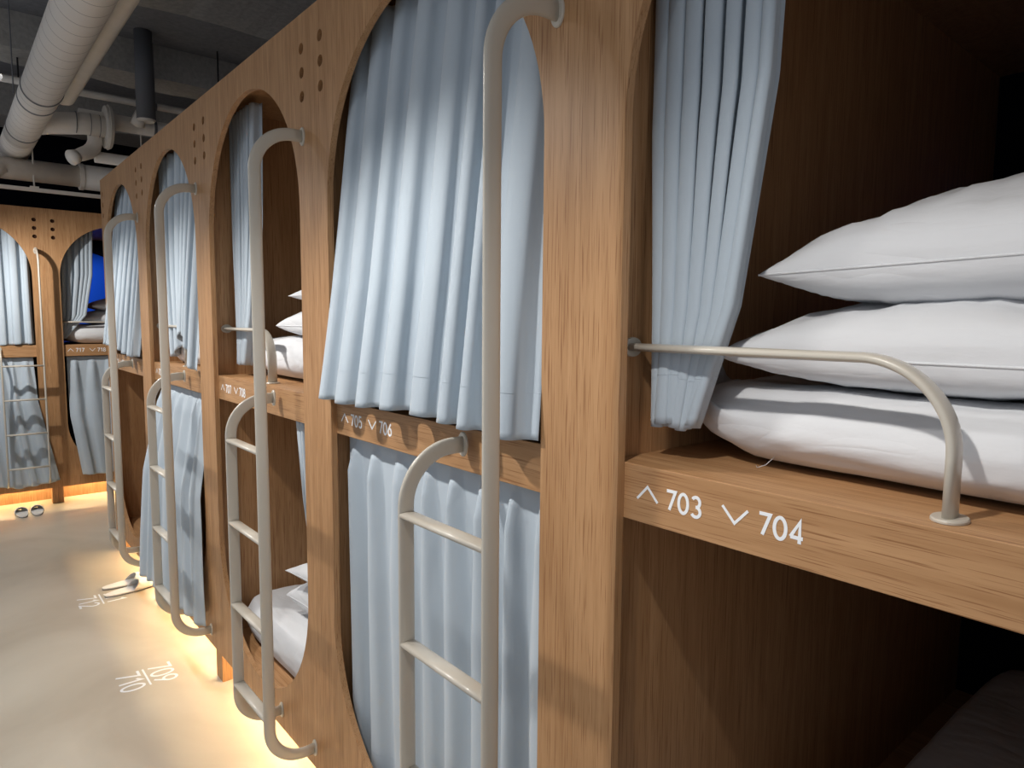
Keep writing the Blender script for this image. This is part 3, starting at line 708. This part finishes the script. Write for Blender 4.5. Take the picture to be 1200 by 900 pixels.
bm = bmesh.new(); box(bm, -1.6, 2.4, -0.02, 0.02, -0.014, 0.014); mesh_obj('tray_bar', bm, PIPE, r)
for x in (-0.62, -0.21, 0.6):
    bm = bmesh.new(); box(bm, x-0.03, x+0.03, -0.025, 0.025, 0.014, 0.026); cyl(bm, (x, 0, 0.02), (x, 0, 1.07), 0.006, 8); mesh_obj('hanger_rod', bm, PIPE, r)
for k_, (x, y, lab) in enumerate([(-0.337, 6.22, 'thin black rod hanging left of the large duct'), (0.944, 5.84, 'thin black rod hanging from the ceiling above the row of bunks')]):
    bm = bmesh.new(); cyl(bm, (0, 0, 0), (0, 0, 0.62 if k_ else 0.5), 0.006, 8); cyl(bm, (0, 0, -0.03), (0, 0, 0), 0.012, 12)
    o = mesh_obj('threaded_rod', bm, BLACKM); o.location = (x, y, 3.13 if k_ else 3.25); tag(o, lab, 'rod')

# ------------------------------------------------------------ floor numbers
def floor_number(y, up_no, dn_no, label):
    r = empty('floor_number', (0, y, 0.0), -pi/2, label, 'floor marking', 'numbers painted on the floor')
    # local x runs along the wall (reading direction), local y towards the bunks
    th = 0.0006
    for txt, yb in ((up_no, -0.228), (dn_no, -0.360)):
        bm = bmesh.new(); h = 0.10; wid = sum(glyph(c)[1] for c in txt)*h+0.2*h
        text_mesh(bm, txt, h, 0.0115, lambda a, b, d: (a, yb+b, d+0.0003), x0=-wid/2, gap=0.10, th=th)
        mesh_obj('number', bm, WHITE, r)
    bm = bmesh.new(); box(bm, -0.085, 0.085, -0.247, -0.239, 0.0003, 0.0009); mesh_obj('divider_line', bm, WHITE, r)
floor_number(3.325, '709', '710', 'white floor numbers 709 over 710 with a line between them')
floor_number(4.445, '711', '712', 'white floor numbers 711 over 712, partly under a pair of slippers')

# ------------------------------------------------------------ slippers
def slipper_outline(n=40):
    pts = []
    for i in range(n):
        t = 2*pi*i/n; y = -cos(t)*0.128; w_ = 0.041+0.006*(y/0.128)
        pts.append((sin(t)*w_*(1-0.0*y)*(abs(sin(t))**-0.30 if abs(sin(t)) > 1e-3 else 1), y))
    return pts
def make_slipper():
    """toe towards +y"""
    r = empty('slipper')
    o = slipper_outline(); bm = bmesh.new()
    def slab(z0, z1, s):
        A = [bm.verts.new((x*s, y*s, z0)) for x, y in o]; B = [bm.verts.new((x*s, y*s, z1)) for x, y in o]
        bm.faces.new(A); bm.faces.new(B[::-1])
        for i in range(len(A)): bm.faces.new((A[i], A[(i+1) % len(A)], B[(i+1) % len(A)], B[i]))
    slab(0.0, 0.006, 1.0); mesh_obj('sole', bm, SLIP_S, r)
    bm = bmesh.new(); slab(0.006, 0.012, 1.0); mesh_obj('insole', bm, SLIP, r)
    # upper: arched shell over the front half
    bm = bmesh.new(); rows = []; n = 18; m = 14
    for j in range(m+1):
        y = -0.002+0.129*j/m; f = (y+0.002)/0.129
        w_ = 0.047*sqrt(max(1-(max(f-0.25, 0)/0.76)**2.4, 0.0))+0.001; h = 0.038*(1-f**1.8)*0.9+0.010
        rows.append([bm.verts.new((w_*cos(pi*i/n), y+0.04*sin(pi*i/n)*(1-f), 0.010+h*sin(pi*i/n)**0.85)) for i in range(n+1)])
    for a, b in zip(rows, rows[1:]):
        for i in range(n): bm.faces.new((a[i], a[i+1], b[i+1], b[i]))
    q = mesh_obj('upper', bm, SLIP, r, True); s = q.modifiers.new('t', 'SOLIDIFY'); s.thickness = 0.004
    return r
sl = make_slipper()
for i, (x, y, a, lab) in enumerate([(-0.436, 6.80, 0.03, 'left white slipper of the pair standing by the far wall of bunks'),
                                    (-0.330, 6.80, -0.05, 'right white slipper of the pair standing by the far wall of bunks'),
                                    (-0.075, 4.60, -pi/2+0.10, 'far white slipper of the pair lying on the floor number 711'),
                                    (-0.085, 4.475, -pi/2+0.16, 'near white slipper of the pair lying on the floor number 711')]):
    o = sl if i == 0 else copy_tree(sl)
    o.location = (x, y, 0.001); sc_ = 1.0 if i < 2 else 1.1; o.scale = (sc_, sc_, sc_); o.rotation_euler = (0, 0, a); tag(o, lab, 'slipper', 'white guest slippers')
